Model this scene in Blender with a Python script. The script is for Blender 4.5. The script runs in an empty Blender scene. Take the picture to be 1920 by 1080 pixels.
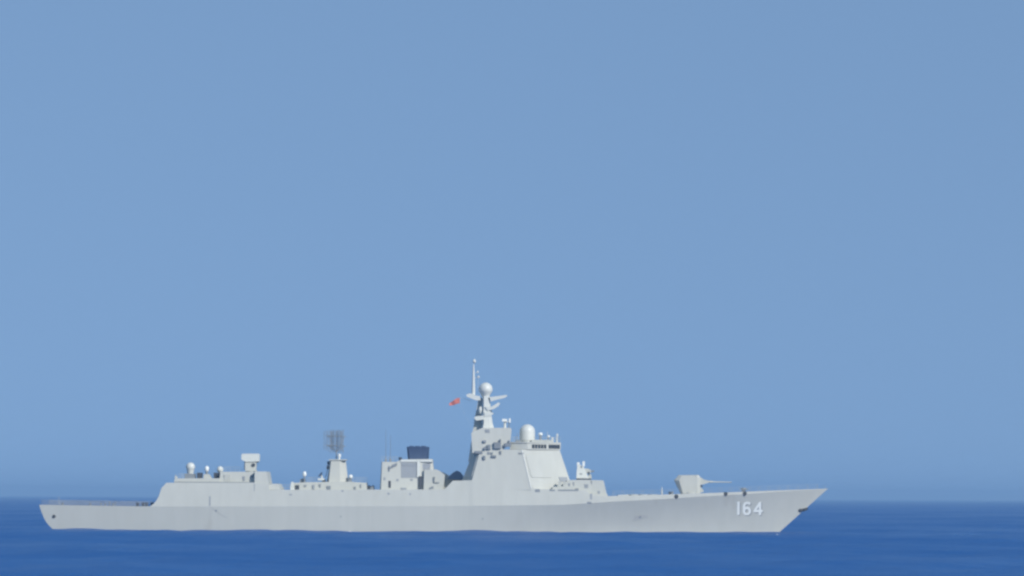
import bpy, bmesh, math, random
import numpy as np
from mathutils import Vector, Matrix

random.seed(4)
rng = np.random.default_rng(11)
scene = bpy.context.scene
col = scene.collection

# ------------------------------------------------------------------ camera
S = 9.5                        # photograph pixels per metre at the ship
DIST = 900.0                   # metres from the camera to the ship
F = S * DIST                   # focal length in photograph pixels (1920 wide)
ROLL = math.radians(0.256)
SEA_R = 20000.0                # the sea is built this far out
HORIZON = 934.2                # height of the horizon in the photograph, at its middle
H_CAM = 6.82
DIP = H_CAM / SEA_R * F
PITCH = math.atan((HORIZON - DIP - 540.0) / F)

cam_data = bpy.data.cameras.new("camera")
cam = bpy.data.objects.new("camera", cam_data)
col.objects.link(cam)
cam_data.sensor_width = 36.0
cam_data.lens = 36.0 * F / 1920.0
cam_data.clip_start = 1.0
cam_data.clip_end = 90000.0
cam.matrix_world = (Matrix.Translation((0, 0, H_CAM)) @ Matrix.Rotation(math.pi / 2 + PITCH, 4, 'X')
                    @ Matrix.Rotation(ROLL, 4, 'Z'))
scene.camera = cam

# ------------------------------------------------------------------ sky and sun
SUN_EL = math.radians(31.0)
SUN_AZ = math.radians(39.0)    # to the right of straight behind the camera
sun_dir = Vector((math.sin(SUN_AZ) * math.cos(SUN_EL), -math.cos(SUN_AZ) * math.cos(SUN_EL), math.sin(SUN_EL)))

world = bpy.data.worlds.new("World")
scene.world = world
world.use_nodes = True
nt = world.node_tree
for n in list(nt.nodes):
    nt.nodes.remove(n)
w_out = nt.nodes.new('ShaderNodeOutputWorld')
w_bg = nt.nodes.new('ShaderNodeBackground')
sky = nt.nodes.new('ShaderNodeTexSky')
sky.sky_type = 'NISHITA'
sky.sun_disc = False
sky.sun_elevation = SUN_EL
sky.sun_rotation = math.atan2(sun_dir.x, sun_dir.y)
sky.altitude = 0.0
sky.air_density = 1.0
sky.dust_density = 0.3
sky.ozone_density = 2.0
tc = nt.nodes.new('ShaderNodeTexCoord')
lift = nt.nodes.new('ShaderNodeVectorMath'); lift.operation = 'ADD'
lift.inputs[1].default_value = (0, 0, 0.62)     # an even blue sky with no pale band along the horizon
norm = nt.nodes.new('ShaderNodeVectorMath'); norm.operation = 'NORMALIZE'
tint = nt.nodes.new('ShaderNodeMix'); tint.data_type = 'RGBA'; tint.blend_type = 'MULTIPLY'
tint.inputs['Factor'].default_value = 1.0
tint.inputs['B'].default_value = (0.98, 0.995, 0.93, 1)
nt.links.new(tc.outputs['Generated'], lift.inputs[0])
nt.links.new(lift.outputs[0], norm.inputs[0])
nt.links.new(norm.outputs[0], sky.inputs['Vector'])
nt.links.new(sky.outputs[0], tint.inputs['A'])
nt.links.new(tint.outputs['Result'], w_bg.inputs['Color'])
w_bg.inputs['Strength'].default_value = 0.145
nt.links.new(w_bg.outputs[0], w_out.inputs['Surface'])

sun_data = bpy.data.lights.new("sun", 'SUN')
sun_data.energy = 2.6
sun_data.angle = math.radians(0.5)
sun_data.color = (1.0, 0.96, 0.90)
sun = bpy.data.objects.new("sun", sun_data)
col.objects.link(sun)
sun.rotation_euler = sun_dir.to_track_quat('Z', 'Y').to_euler()
sun.location = (200, -300, 300)

vs = scene.view_settings
vs.view_transform = 'Standard'
vs.look = 'None'
vs.gamma = 1.0
vs.exposure = 0.65
vs.use_curve_mapping = False
scene.cycles.filter_width = 2.5
scene.cycles.use_denoising = True
scene.cycles.volume_bounces = 0

# ------------------------------------------------------------------ materials
def new_mat(name):
    m = bpy.data.materials.new(name)
    m.use_nodes = True
    return m, m.node_tree, m.node_tree.nodes['Principled BSDF']

def plain(name, colour, rough=0.5, metallic=0.0, var=0.12, scale=1.5):
    m, t, b = new_mat(name)
    tcn = t.nodes.new('ShaderNodeTexCoord')
    nz = t.nodes.new('ShaderNodeTexNoise')
    nz.inputs['Scale'].default_value = scale
    nz.inputs['Detail'].default_value = 3
    mr = t.nodes.new('ShaderNodeMapRange')
    mr.inputs['To Min'].default_value = 1 - var
    mr.inputs['To Max'].default_value = 1 + var
    mx = t.nodes.new('ShaderNodeVectorMath'); mx.operation = 'SCALE'
    mx.inputs[0].default_value = colour
    t.links.new(tcn.outputs['Object'], nz.inputs['Vector'])
    t.links.new(nz.outputs['Fac'], mr.inputs['Value'])
    t.links.new(mr.outputs[0], mx.inputs['Scale'])
    t.links.new(mx.outputs[0], b.inputs['Base Color'])
    b.inputs['Roughness'].default_value = rough
    b.inputs['Metallic'].default_value = metallic
    return m

def ship_paint(name, colour, stain=0.3, rust=0.25):
    """Weathered naval paint: patchy repaints, faint vertical run-off streaks, a little rust."""
    m, t, b = new_mat(name)
    L = t.links.new
    geo = t.nodes.new('ShaderNodeNewGeometry')
    # vertical streaks
    mp = t.nodes.new('ShaderNodeMapping'); mp.inputs['Scale'].default_value = (0.9, 0.9, 0.06)
    st = t.nodes.new('ShaderNodeTexNoise'); st.inputs['Scale'].default_value = 1.0; st.inputs['Detail'].default_value = 5
    L(geo.outputs['Position'], mp.inputs['Vector']); L(mp.outputs[0], st.inputs['Vector'])
    # broad patches
    pn = t.nodes.new('ShaderNodeTexNoise'); pn.inputs['Scale'].default_value = 0.13; pn.inputs['Detail'].default_value = 4
    L(geo.outputs['Position'], pn.inputs['Vector'])
    r1 = t.nodes.new('ShaderNodeMapRange'); r1.inputs['From Min'].default_value = .3; r1.inputs['From Max'].default_value = .7
    r1.inputs['To Min'].default_value = 1 - 0.16 * stain; r1.inputs['To Max'].default_value = 1 + 0.12 * stain
    L(st.outputs['Fac'], r1.inputs['Value'])
    r2 = t.nodes.new('ShaderNodeMapRange'); r2.inputs['From Min'].default_value = .3; r2.inputs['From Max'].default_value = .7
    r2.inputs['To Min'].default_value = 1 - 0.16 * stain; r2.inputs['To Max'].default_value = 1 + 0.12 * stain
    L(pn.outputs['Fac'], r2.inputs['Value'])
    mul = t.nodes.new('ShaderNodeMath'); mul.operation = 'MULTIPLY'
    L(r1.outputs[0], mul.inputs[0]); L(r2.outputs[0], mul.inputs[1])
    sc = t.nodes.new('ShaderNodeVectorMath'); sc.operation = 'SCALE'; sc.inputs[0].default_value = colour
    L(mul.outputs[0], sc.inputs['Scale'])
    # rust
    mp2 = t.nodes.new('ShaderNodeMapping'); mp2.inputs['Scale'].default_value = (0.35, 0.35, 0.12)
    mp2.inputs['Location'].default_value = (3.1, 0, 1.7)
    rn = t.nodes.new('ShaderNodeTexNoise'); rn.inputs['Scale'].default_value = 1.0; rn.inputs['Detail'].default_value = 6
    L(geo.outputs['Position'], mp2.inputs['Vector']); L(mp2.outputs[0], rn.inputs['Vector'])
    r3 = t.nodes.new('ShaderNodeMapRange'); r3.inputs['From Min'].default_value = .62; r3.inputs['From Max'].default_value = .78
    r3.inputs['To Min'].default_value = 0; r3.inputs['To Max'].default_value = rust
    L(rn.outputs['Fac'], r3.inputs['Value'])
    mix = t.nodes.new('ShaderNodeMix'); mix.data_type = 'RGBA'
    mix.inputs['B'].default_value = (0.22, 0.16, 0.12, 1)
    L(r3.outputs[0], mix.inputs['Factor']); L(sc.outputs[0], mix.inputs['A'])
    L(mix.outputs['Result'], b.inputs['Base Color'])
    b.inputs['Roughness'].default_value = 0.55
    b.inputs['Specular IOR Level'].default_value = 0.3
    return m

GREY = (0.462, 0.470, 0.418)
M_PAINT = ship_paint("ship_paint", GREY, 0.2, 0.08)
M_HULL = ship_paint("hull_paint", GREY, 0.16, 0.14)
M_DECK = plain("deck_paint", (0.16, 0.18, 0.19), 0.8)
M_DARK = plain("dark_metal", (0.045, 0.05, 0.055), 0.6)
M_MID = plain("mid_grey_metal", (0.20, 0.22, 0.23), 0.6)  # mid grey of fittings and small gear
M_RECESS = plain("louvre_grey", (0.27, 0.29, 0.30), 0.7, var=0.06)
M_CAP = plain("funnel_soot_black", (0.042, 0.070, 0.135), 0.6)
M_WHITE = plain("radome_white", (0.58, 0.595, 0.54), 0.45, var=0.04)
M_BRIGHT = plain("bright_white", (0.72, 0.74, 0.69), 0.4, var=0.03)
M_NUMBER = plain("number_white", (0.74, 0.76, 0.70), 0.5, var=0.03)
M_NUMSH = plain("number_shadow_grey", (0.22, 0.23, 0.23), 0.5, var=0.03)
M_GLASS = plain("window_glass", (0.03, 0.035, 0.04), 0.12, var=0.05)
M_RED = plain("flag_red", (0.50, 0.15, 0.12), 0.8, var=0.1)
M_YELLOW = plain("flag_yellow", (0.75, 0.55, 0.05), 0.8, var=0.05)
M_NAVY = plain("dark_blue_cover", (0.10, 0.145, 0.22), 0.7)

# ------------------------------------------------------------------ pixel -> ship coordinates
PX0, PY0 = 813.0, 995.2        # midships on the waterline
PHI = math.radians(0.357)
cp, sp = math.cos(PHI), math.sin(PHI)
def X(px, py=950.0):
    # the near side of the ship stands several metres in front of its centreline and so looks a little larger
    px = 960 + (px - 960) * float(np.interp(px, [1000, 1350], [0.993, 1.0]))
    return ((px - PX0) * cp + (py - PY0) * sp) / S
def Z(px, py):
    return (-(py - PY0) * cp + (px - PX0) * sp) / S
def P(px, py, y=0.0):
    return Vector((X(px, py), y, Z(px, py)))

# ------------------------------------------------------------------ mesh helpers
class MB:
    def __init__(self):
        self.v, self.f, self.m = [], [], []
    def vert(self, p):
        self.v.append(Vector(p)); return len(self.v) - 1
    def face(self, idx, m=0):
        self.f.append(tuple(idx)); self.m.append(m)
    def loft(self, rings, m=0, caps=True, closed=True):
        ids = [[self.vert(p) for p in r] for r in rings]
        n = len(rings[0])
        for a, b in zip(ids[:-1], ids[1:]):
            for i in range(n if closed else n - 1):
                j = (i + 1) % n
                self.face((a[i], a[j], b[j], b[i]), m)
        if caps:
            self.face(ids[0][::-1], m); self.face(ids[-1], m)
        return self
    def box(self, a, b, m=0):
        (x0, y0, z0), (x1, y1, z1) = a, b
        return self.loft([[(x0, y0, z0), (x1, y0, z0), (x1, y1, z0), (x0, y1, z0)],
                          [(x0, y0, z1), (x1, y0, z1), (x1, y1, z1), (x0, y1, z1)]], m)
    def boxpx(self, px0, py0, px1, py1, y0, y1, m=0):
        """A box seen from abeam between two photograph corners, y0..y1 across the ship."""
        c = (px0 + px1) / 2
        return self.box((X(px0), y0, Z(c, py1)), (X(px1), y1, Z(c, py0)), m)
    def halfplan(self, levels, m=0):
        """levels: [(z, [(x, half_breadth), ...from aft to forward])] mirrored about the centreline."""
        rings = []
        for z, pl in levels:
            rings.append([(x, -y, z) for x, y in pl] + [(x, y, z) for x, y in reversed(pl)])
        return self.loft(rings, m)
    def tube(self, p0, p1, r0, r1=None, n=8, m=0):
        p0, p1 = Vector(p0), Vector(p1)
        r1 = r0 if r1 is None else r1
        d = (p1 - p0).normalized()
        a = d.orthogonal().normalized(); b = d.cross(a)
        ring = lambda p, r: [p + (a * math.cos(t) + b * math.sin(t)) * r for t in [2 * math.pi * i / n for i in range(n)]]
        return self.loft([ring(p0, r0), ring(p1, r1)], m)
    def lathe(self, c, prof, n=20, m=0):
        """prof: [(radius, height)] from bottom to top about a vertical axis through c."""
        c = Vector(c)
        rings = [[c + Vector((max(r, .004) * math.cos(2 * math.pi * i / n), max(r, .004) * math.sin(2 * math.pi * i / n), h))
                  for i in range(n)] for r, h in prof]
        return self.loft(rings, m)
    def side(self, pts, y0, y1, taper=0.0, m=0):
        """Extrude a side-view outline (pixels) across the ship; taper = metres inset per metre of height above its lowest point."""
        q = [P(*p) for p in pts]
        zb = min(p.z for p in q)
        c = (y0 + y1) / 2; h = (y1 - y0) / 2
        r0 = [Vector((p.x, c - (h - taper * (p.z - zb)), p.z)) for p in q]
        r1 = [Vector((p.x, c + (h - taper * (p.z - zb)), p.z)) for p in q]
        return self.loft([r0, r1], m)

def dome(r, h_cyl, foot=None, squash=1.0, n=8):
    """Profile of a radome: cylinder with a hemispherical top."""
    pr = [(foot if foot else r, 0), (r, h_cyl)]
    for i in range(1, n + 1):
        t = math.pi / 2 * i / n
        pr.append((r * math.cos(t), h_cyl + r * squash * math.sin(t)))
    return pr
def ball(r, foot, n=12):
    """A sphere cut off at a foot radius, standing on 0."""
    a0 = math.asin(min(.95, foot / r)); pr = []
    for i in range(n + 1):
        t = -math.pi / 2 + a0 + (math.pi - a0) * i / n
        pr.append((r * math.cos(t), r * math.sin(t)))
    z0 = pr[0][1]
    return [(a, b - z0) for a, b in pr]

centres = {}
def part(name, mb, mats, parent=None, sharp=32.0):
    vs_ = mb.v
    lo = Vector((min(p.x for p in vs_), min(p.y for p in vs_), min(p.z for p in vs_)))
    hi = Vector((max(p.x for p in vs_), max(p.y for p in vs_), max(p.z for p in vs_)))
    c = Vector(((lo.x + hi.x) / 2, (lo.y + hi.y) / 2, lo.z))
    me = bpy.data.meshes.new(name)
    me.from_pydata([p - c for p in vs_], [], mb.f)
    if not isinstance(mats, (list, tuple)):
        mats = [mats]
    for mt in mats:
        me.materials.append(mt)
    me.polygons.foreach_set('material_index', mb.m)
    bm = bmesh.new(); bm.from_mesh(me)
    bmesh.ops.remove_doubles(bm, verts=bm.verts, dist=0.0005)
    bmesh.ops.recalc_face_normals(bm, faces=bm.faces)
    bm.to_mesh(me); bm.free()
    me.polygons.foreach_set('use_smooth', [True] * len(me.polygons))
    me.set_sharp_from_angle(angle=math.radians(sharp))
    o = bpy.data.objects.new(name, me)
    col.objects.link(o)
    o.location = c - (centres.get(parent.name, Vector()) if parent else Vector())
    if parent:
        o.parent = parent
    centres[o.name] = c
    return o

# ------------------------------------------------------------------ the sea
def axis(lo, hi, step, far_lo, far_hi, growth=1.12):
    a = list(np.arange(lo, hi + 1e-6, step))
    s = step; p = a[-1]
    while p < far_hi:
        s = min(s * growth, 3000); p = min(p + s, far_hi); a.append(p)
    s = step; p = a[0]; pre = []
    while p > far_lo:
        s = min(s * growth, 3000); p = max(p - s, far_lo); pre.append(p)
    return np.array(pre[::-1] + a)
gx = axis(-230, 230, 1.25, -SEA_R, SEA_R)
gy = axis(230, 1250, 1.25, -3000, SEA_R)
GX, GY = np.meshgrid(gx, gy)
def waves(x, y):
    r = np.random.default_rng(5)
    h = np.zeros_like(x, dtype=float)
    for k in range(46):
        lam = 5.0 * (11.0 ** r.random())            # 5 to 55 m
        ang = math.radians(200) + r.normal() * 0.65
        amp = 0.0034 * lam ** 0.72
        ph = r.random() * 2 * math.pi
        h += amp * np.sin(2 * math.pi / lam * (x * math.cos(ang) + y * math.sin(ang)) + ph)
    fade = np.clip((300 - np.abs(x)) / 90, 0, 1) * np.clip((y - 140) / 90, 0, 1) * np.clip((1700 - y) / 500, 0, 1)
    return h * fade
GZ = waves(GX, GY)
ny, nx = GX.shape
co = np.stack([GX, GY, GZ], -1).reshape(-1, 3)
i = np.arange(nx * ny).reshape(ny, nx)
quads = np.stack([i[:-1, :-1], i[:-1, 1:], i[1:, 1:], i[1:, :-1]], -1).reshape(-1, 4)
me = bpy.data.meshes.new("sea")
me.vertices.add(len(co)); me.vertices.foreach_set('co', co.ravel())
me.loops.add(quads.size); me.loops.foreach_set('vertex_index', quads.ravel().astype(np.int32))
me.polygons.add(len(quads)); me.polygons.foreach_set('loop_start', np.arange(0, quads.size, 4, dtype=np.int32))
me.update(); me.validate()
me.polygons.foreach_set('use_smooth', [True] * len(me.polygons))
sea = bpy.data.objects.new("sea", me)
col.objects.link(sea)
sea['kind'] = 'structure'

m, t, b = new_mat("sea_water")
L = t.links.new
geo = t.nodes.new('ShaderNodeNewGeometry')
mp = t.nodes.new('ShaderNodeMapping'); mp.inputs['Rotation'].default_value = (0, 0, 0.35); mp.inputs['Scale'].default_value = (1.0, 1.7, 1.0)
L(geo.outputs['Position'], mp.inputs['Vector'])
n1 = t.nodes.new('ShaderNodeTexNoise'); n1.inputs['Scale'].default_value = 0.55; n1.inputs['Detail'].default_value = 6; n1.inputs['Roughness'].default_value = 0.55
L(mp.outputs[0], n1.inputs['Vector'])
bp = t.nodes.new('ShaderNodeBump'); bp.inputs['Strength'].default_value = 0.9; bp.inputs['Distance'].default_value = 0.55
L(n1.outputs['Fac'], bp.inputs['Height'])
# gusts: broad patches of rougher, darker water
mp2 = t.nodes.new('ShaderNodeMapping'); mp2.inputs['Scale'].default_value = (0.016, 0.0075, 0.01)
L(geo.outputs['Position'], mp2.inputs['Vector'])
n2 = t.nodes.new('ShaderNodeTexNoise'); n2.inputs['Scale'].default_value = 1.0; n2.inputs['Detail'].default_value = 5; n2.inputs['Roughness'].default_value = 0.6
L(mp2.outputs[0], n2.inputs['Vector'])
rr = t.nodes.new('ShaderNodeMapRange'); rr.inputs['From Min'].default_value = .3; rr.inputs['From Max'].default_value = .7
rr.inputs['To Min'].default_value = 0.27; rr.inputs['To Max'].default_value = 0.50
L(n2.outputs['Fac'], rr.inputs['Value']); L(rr.outputs[0], b.inputs['Roughness'])
b.inputs['Base Color'].default_value = (0.001, 0.081, 0.285, 1)
b.inputs['IOR'].default_value = 1.333
b.inputs['Specular IOR Level'].default_value = 0.28
L(bp.outputs[0], b.inputs['Normal'])
sea.data.materials.append(m)

# ------------------------------------------------------------------ the warship
def pix_ray(px, py):
    dx, dy = px - 960.0, -(py - 540.0)
    d = Vector((dx, dy, -F))
    return (cam.matrix_world.to_3x3() @ d).normalized()
d0 = pix_ray(PX0, PY0)
ship = bpy.data.objects.new("warship", None)
ship.empty_display_size = 5
col.objects.link(ship)
ship.location = (d0.x / d0.y * DIST, DIST, 0.0)
ship.rotation_euler = (0, PHI - ROLL, 0)
ship['label'] = "light grey naval destroyer with hull number 164 lying broadside on the blue sea"
ship['category'] = "warship"
centres[ship.name] = Vector()

# hull lines -----------------------------------------------------
def interp(x, pts):
    xs, ys = zip(*pts)
    return float(np.interp(x, xs, ys))
def stern_x(z):
    return X(interp(z, [(-6, 150), (-2, 116), (-0.5, 104), (0.2, 98), (0.9, 91), (1.8, 85.5), (3.0, 80.5), (4.0, 77), (4.75, 75), (9, 73)]), 970)
def stem_x(z):
    return interp(z, [(-6, X(1422)), (0, X(1458.5, 999)), (8.85, X(1552, 916)), (12, X(1585, 890))])
KN = [(60, 946.0), (285, 949.5), (800, 949.0), (1000, 947.0), (1060, 946.0), (1150, 940.0), (1240, 935.5), (1310, 931), (1400, 926), (1480, 920.5), (1552, 917.2)]
DK = [(60, 945.7), (285, 949.2), (800, 948.7), (1000, 946.7), (1060, 945.7), (1105, 931.0), (1137, 930.0), (1240, 927.0), (1310, 924.8), (1400, 921.4), (1480, 918.2), (1552, 916.0)]
def zk(px): return Z(px, interp(px, KN))
def zd(px): return Z(px, interp(px, DK))
def px_of(x): return x * S + PX0
def u_of(x, z): return min(1.0, max(0.0, (x - stern_x(z)) / (stem_x(z) - stern_x(z))))
def b_k(u):
    if u < .3: return 7.4 + 1.1 * math.sin(u / .3 * math.pi / 2)
    if u < .56: return 8.5
    return 8.5 * (1 - ((u - .56) / .44) ** 2.2) + .06
def b_w(u):
    if u < .35: return 6.9 + 1.3 * math.sin(u / .35 * math.pi / 2)
    if u < .50: return 8.2
    return 8.2 * (1 - ((u - .50) / .50) ** 1.75) + .04
def hull_y(x, z):
    """half breadth of the hull side between the waterline and the knuckle"""
    u = u_of(x, z)
    k = zk(px_of(x)); s = min(1, max(0, z / k))
    p = 1 + 0.9 * max(0, (u - .55) / .45)
    return b_w(u) + (b_k(u) - b_w(u)) * s ** p
TUM = 0.17
def side_w(x, z):
    """half breadth of the leaning ship's side above the knuckle"""
    k = zk(px_of(x))
    return max(.03, b_k(u_of(x, k)) - TUM * (z - k))

us = sorted(set(list(np.linspace(0, .04, 8)) + list(np.linspace(.04, .9, 90)) + list(np.linspace(.9, 1, 26))))
rings = []
for u in us:
    def at(z): return stern_x(z) + u * (stem_x(z) - stern_x(z))
    k = 5.0; d = 5.0
    for _ in range(6):
        k = zk(px_of(at(k))); d = zd(px_of(at(d)))
    lv = []
    for z, f in ((-6.0, .02), (-5.2, .45), (-3.5, .85), (-1.5, .97), (0.0, 1.0)):
        lv.append((at(z), f * b_w(u), z))
    for s in (.12, .25, .4, .55, .7, .85, 1.0):
        z = s * k
        p = 1 + 0.9 * max(0, (u - .55) / .45)
        lv.append((at(z), b_w(u) + (b_k(u) - b_w(u)) * s ** p, z))
    wd = max(.04, b_k(u) - TUM * (d - k))
    lv.append((at(d), wd, d))
    rings.append([(x, -y, z) for x, y, z in lv] + [(x, y, z) for x, y, z in reversed(lv)])
mb = MB()
n = len(rings[0]) // 2
ids = [[mb.vert(p) for p in r] for r in rings]
for a, bb in zip(ids[:-1], ids[1:]):
    for q in range(2 * n):
        j = (q + 1) % (2 * n)
        mb.face((a[q], a[j], bb[j], bb[q]), 1 if q == n - 1 else 0)
for r in (ids[0], ids[-1]):
    for q in range(n - 1):
        mb.face((r[q], r[q + 1], r[2 * n - 2 - q], r[2 * n - 1 - q]), 0)
hull = part("hull", mb, [M_HULL, M_DECK], ship, sharp=9.0)

# hull number 164, painted on both bows ---------------------------
def seg_d(p, a, b_):
    a, b_ = np.array(a), np.array(b_)
    ab = b_ - a; t_ = np.clip(((p - a) @ ab) / max(ab @ ab, 1e-9), 0, 1)
    return np.linalg.norm(p - (a + t_[..., None] * ab), axis=-1)
def arc(cx, cy, rx, ry, a0, a1, k=14):
    return [(cx + rx * math.cos(math.radians(a0 + (a1 - a0) * q / k)), cy + ry * math.sin(math.radians(a0 + (a1 - a0) * q / k))) for q in range(k + 1)]
GL = {'1': ([[(3.0, 3), (3.0, 24)]], 5.2),
      '6': ([arc(8, 8.6, 5.6, 6.0, 0, 360), arc(8.6, 17.5, 6.2, 6.6, 50, 180, 12) + [(2.4, 8.6)]], 4.8),
      '4': ([[(13.2, 2.6), (13.2, 24.6)], [(13.2, 24.6), (2.8, 8.6), (16.6, 8.6)]], 4.5)}
def digit(ch, px_left, py_base, name, flip=False):
    strokes, wpx = GL[ch]
    step = 0.5
    gxs = np.arange(-2, 24, step); gys = np.arange(-3, 30, step)
    C = np.stack(np.meshgrid(gxs + step / 2, gys + step / 2), -1)
    def mask(off):
        q = C - np.array(off); dmin = np.full(q.shape[:2], 1e9)
        for st in strokes:
            for a, b_ in zip(st[:-1], st[1:]):
                dmin = np.minimum(dmin, seg_d(q, a, b_))
        lim = (q[..., 1] > 0.8) & (q[..., 1] < 26.2)
        return (dmin < wpx / 2) & lim
    main = mask((0, 0)); sh = mask((1.5, -1.3)) & ~main
    mb = MB()
    for msk, mi in ((main, 0), (sh, 1)):
        for a, b_ in zip(*np.nonzero(msk)):
            q = []
            for ox, oy in ((0, 0), (step, 0), (step, step), (0, step)):
                pxx, pyy = px_left + gxs[b_] + ox, py_base - (gys[a] + oy)
                x, z = X(pxx, pyy), Z(pxx, pyy)
                y = hull_y(x, z) + 0.02
                q.append(mb.vert((x, -y if not flip else y, z)))
            mb.face(q, mi)
    if flip:   # the far bow reads the right way round too
        xs_ = [p.x for p in mb.v]; c = X(1404)
        for p in mb.v:
            p.x = 2 * c - p.x
        for p in mb.v:
            p.y = hull_y(p.x, p.z) + 0.02
    o = part(name, mb, [M_NUMBER, M_NUMSH], hull)
    return o
for fl in (False, True):
    digit('1', 1379.5, 966, "hull_number", fl)
    digit('6', 1390.5, 966.5, "hull_number", fl)
    digit('4', 1410.0, 966.5, "hull_number", fl)

def hull_disc(px, py, r, name, mat, depth=.10, n=14):
    for sgn in (-1, 1):
        x, z = X(px, py), Z(px, py)
        k = zk(px_of(x))
        y = hull_y(x, z) if z < k else side_w(x, z)
        mb = MB(); mb.tube((x, sgn * (y - .25), z), (x, sgn * (y + depth), z), r, r, n)
        part(name, mb, mat, hull)
hull_disc(103, 967.5, .34, "mooring_port", M_DARK)
hull_disc(1266, 930.8, .42, "mooring_port", M_DARK, .12)
hull_disc(1358, 926.0, .40, "mooring_port", M_DARK, .12)
hull_disc(1394, 925.0, .42, "mooring_port", M_DARK, .12)
hull_disc(1199, 968.5, .22, "discharge_port", M_MID, .05)
hull_disc(407, 957.0, .20, "discharge_port", M_MID, .05)
hull_disc(640, 968.0, .13, "discharge_port", M_MID, .05)
hull_disc(905, 972.0, .13, "discharge_port", M_MID, .05)

# long diagonal scrape abaft midships and smudge under the bow
def smudge(pts, r, name):
    mb = MB()
    for k in range(len(pts) - 1):
        a, b_ = pts[k], pts[k + 1]
        rows = []
        for px, py in (a, b_):
            rw = []
            for o in (-r, r):
                x, z = X(px, py), Z(px, py) + o
                rw.append((x, -(hull_y(x, z) + .012), z))
            rows.append(rw)
        mb.loft(rows, caps=False, closed=False)
    return part(name, mb, M_STAIN, hull)
M_STAIN = plain("old_rust_stain", (0.405, 0.41, 0.375), 0.7, var=0.1)
smudge([(398, 951), (404, 956), (411, 961), (419, 966), (428, 970)], .16, "rust_stain")
smudge([(1188, 969), (1200, 967.5), (1214, 968.5)], .22, "rust_stain")
smudge([(1186, 975), (1197, 972), (1205, 970)], .22, "rust_stain")

# anchor on the stem
mb = MB()
c = P(1503, 955.5)
mb.tube(c + Vector((-1.0, 0, -.2)), c + Vector((1.15, 0, .25)), .30, .22)
mb.tube(c + Vector((.7, -.95, .1)), c + Vector((.7, .95, .1)), .26, .26)
for s_ in (-1, 1):
    mb.tube(c + Vector((.95, s_ * .9, .16)), c + Vector((.15, s_ * 1.1, -.32)), .20, .05)
mb.lathe(c + Vector((-.35, 0, -.35)), [(.45, 0), (.5, .25), (.4, .55)], 12)
part("anchor", mb, M_DARK, ship)

# rails and raised nets round the flight deck ---------------------
def fence_line(name, px0, px1, y_fn, h, rails, spacing, r, mat, lean=0.0):
    def base(px):
        z = zd(px); x = X(px, interp(px, DK)); return Vector((x, y_fn(x, z), z))
    k = int((px1 - px0) / S / spacing)
    pxs = np.linspace(px0, px1, k + 1)
    for sgn in (-1, 1):
        mb = MB()
        pts = [Vector((q.x, sgn * q.y, q.z)) for q in map(base, pxs)]
        for q in pts:
            mb.tube(q, q + Vector((0, sgn * lean, h)), r, r, 5)
        for j in range(1, rails + 1):
            f = j / rails
            for a, b_ in zip(pts[:-1], pts[1:]):
                o = Vector((0, sgn * lean * f, h * f))
                mb.tube(a + o, b_ + o, r * .8, r * .8, 4)
        part(name, mb, mat, ship)
fence_line("deck_net", 80, 278, lambda x, z: b_k(u_of(x, z)) - .12, 0.95, 7, 0.55, .026, M_RECESS, lean=.12)
fence_line("guard_rail", 1150, 1532, lambda x, z: max(.05, side_w(x, z) - .12), 0.95, 3, 1.9, .016, M_PAINT)

# staff and bollards at the stern
mb = MB()
mb.tube(P(107, 946, -.4), P(105, 930, -.4), .05, .03)
part("ensign_staff", mb, M_PAINT, ship)
for px in (259, 276):
    for s_ in (-1, 1):
        mb = MB(); mb.lathe(P(px, 949.0, s_ * 7.0), [(.28, 0), (.28, .5), (.36, .55), (.36, .7), (.1, .75)], 12)
        part("bollard", mb, M_DARK, ship)
for px, hh, ww in ((190, .6, .5), (206, .8, .5), (213, .5, .7), (217, .75, .4), (198, .45, .6), (170, .5, .7), (118, .6, .8)):
    q = P(px, 947.5, -6.2)
    mb = MB(); mb.lathe(q, [(.28 * ww, 0), (.28 * ww, hh * .6), (.4 * ww, hh * .7), (.2 * ww, hh)], 8)
    part("deck_fitting", mb, M_MID, ship)

# main superstructure: flush leaning sides from the hangar to the bridge front
TOP = [(283, 949.0), (290, 944.3), (294, 939.5), (297, 935), (299.5, 930), (301.5, 924), (303, 918), (305, 913.5), (308, 911), (310.5, 908), (313, 905.2), (478, 905.2), (505, 907.0), (505.5, 918.3),
       (832, 917.6), (836, 915), (849, 901.3), (885, 900.6), (991, 903), (996, 909), (1001, 916.5), (1098, 919.5), (1106, 927), (1137, 929.6), (1152, 931.8)]
def top_at(px): return interp(px, TOP)
pxs = sorted(set([p for p, _ in TOP] + list(np.linspace(300, 1150, 95))))
rings = []
for px in pxs:
    zt = Z(px, top_at(px)); x = X(px, 925)
    zb = zk(px_of(x)) - .02
    zt = max(zt, zb + .05)
    f = lambda z: side_w(x, z) + .012
    zm = (zb + zt) / 2
    r = [(x, -f(z), z) for z in (zb, zm, zt)]
    rings.append(r + [(a, -b_, c_) for a, b_, c_ in reversed(r)])
mb = MB(); mb.loft(rings)
sup = part("superstructure", mb, M_PAINT, ship, sharp=20)

def side_panel(px0, py0, px1, py1, name, mat, parent, proud=.03, sides=(-1, 1)):
    """A thin door, shutter or hatch lying on the leaning ship's side."""
    for sgn in sides:
        mb = MB()
        rows = []
        for pr in (-.05, proud):
            rw = []
            for px, py in ((px0, py1), (px1, py1), (px1, py0), (px0, py0)):
                x, z = X(px, py), Z(px, py)
                rw.append((x, sgn * (side_w(x, z) + .012 + pr), z))
            rows.append(rw)
        mb.loft(rows)
        part(name, mb, mat, parent)
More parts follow.
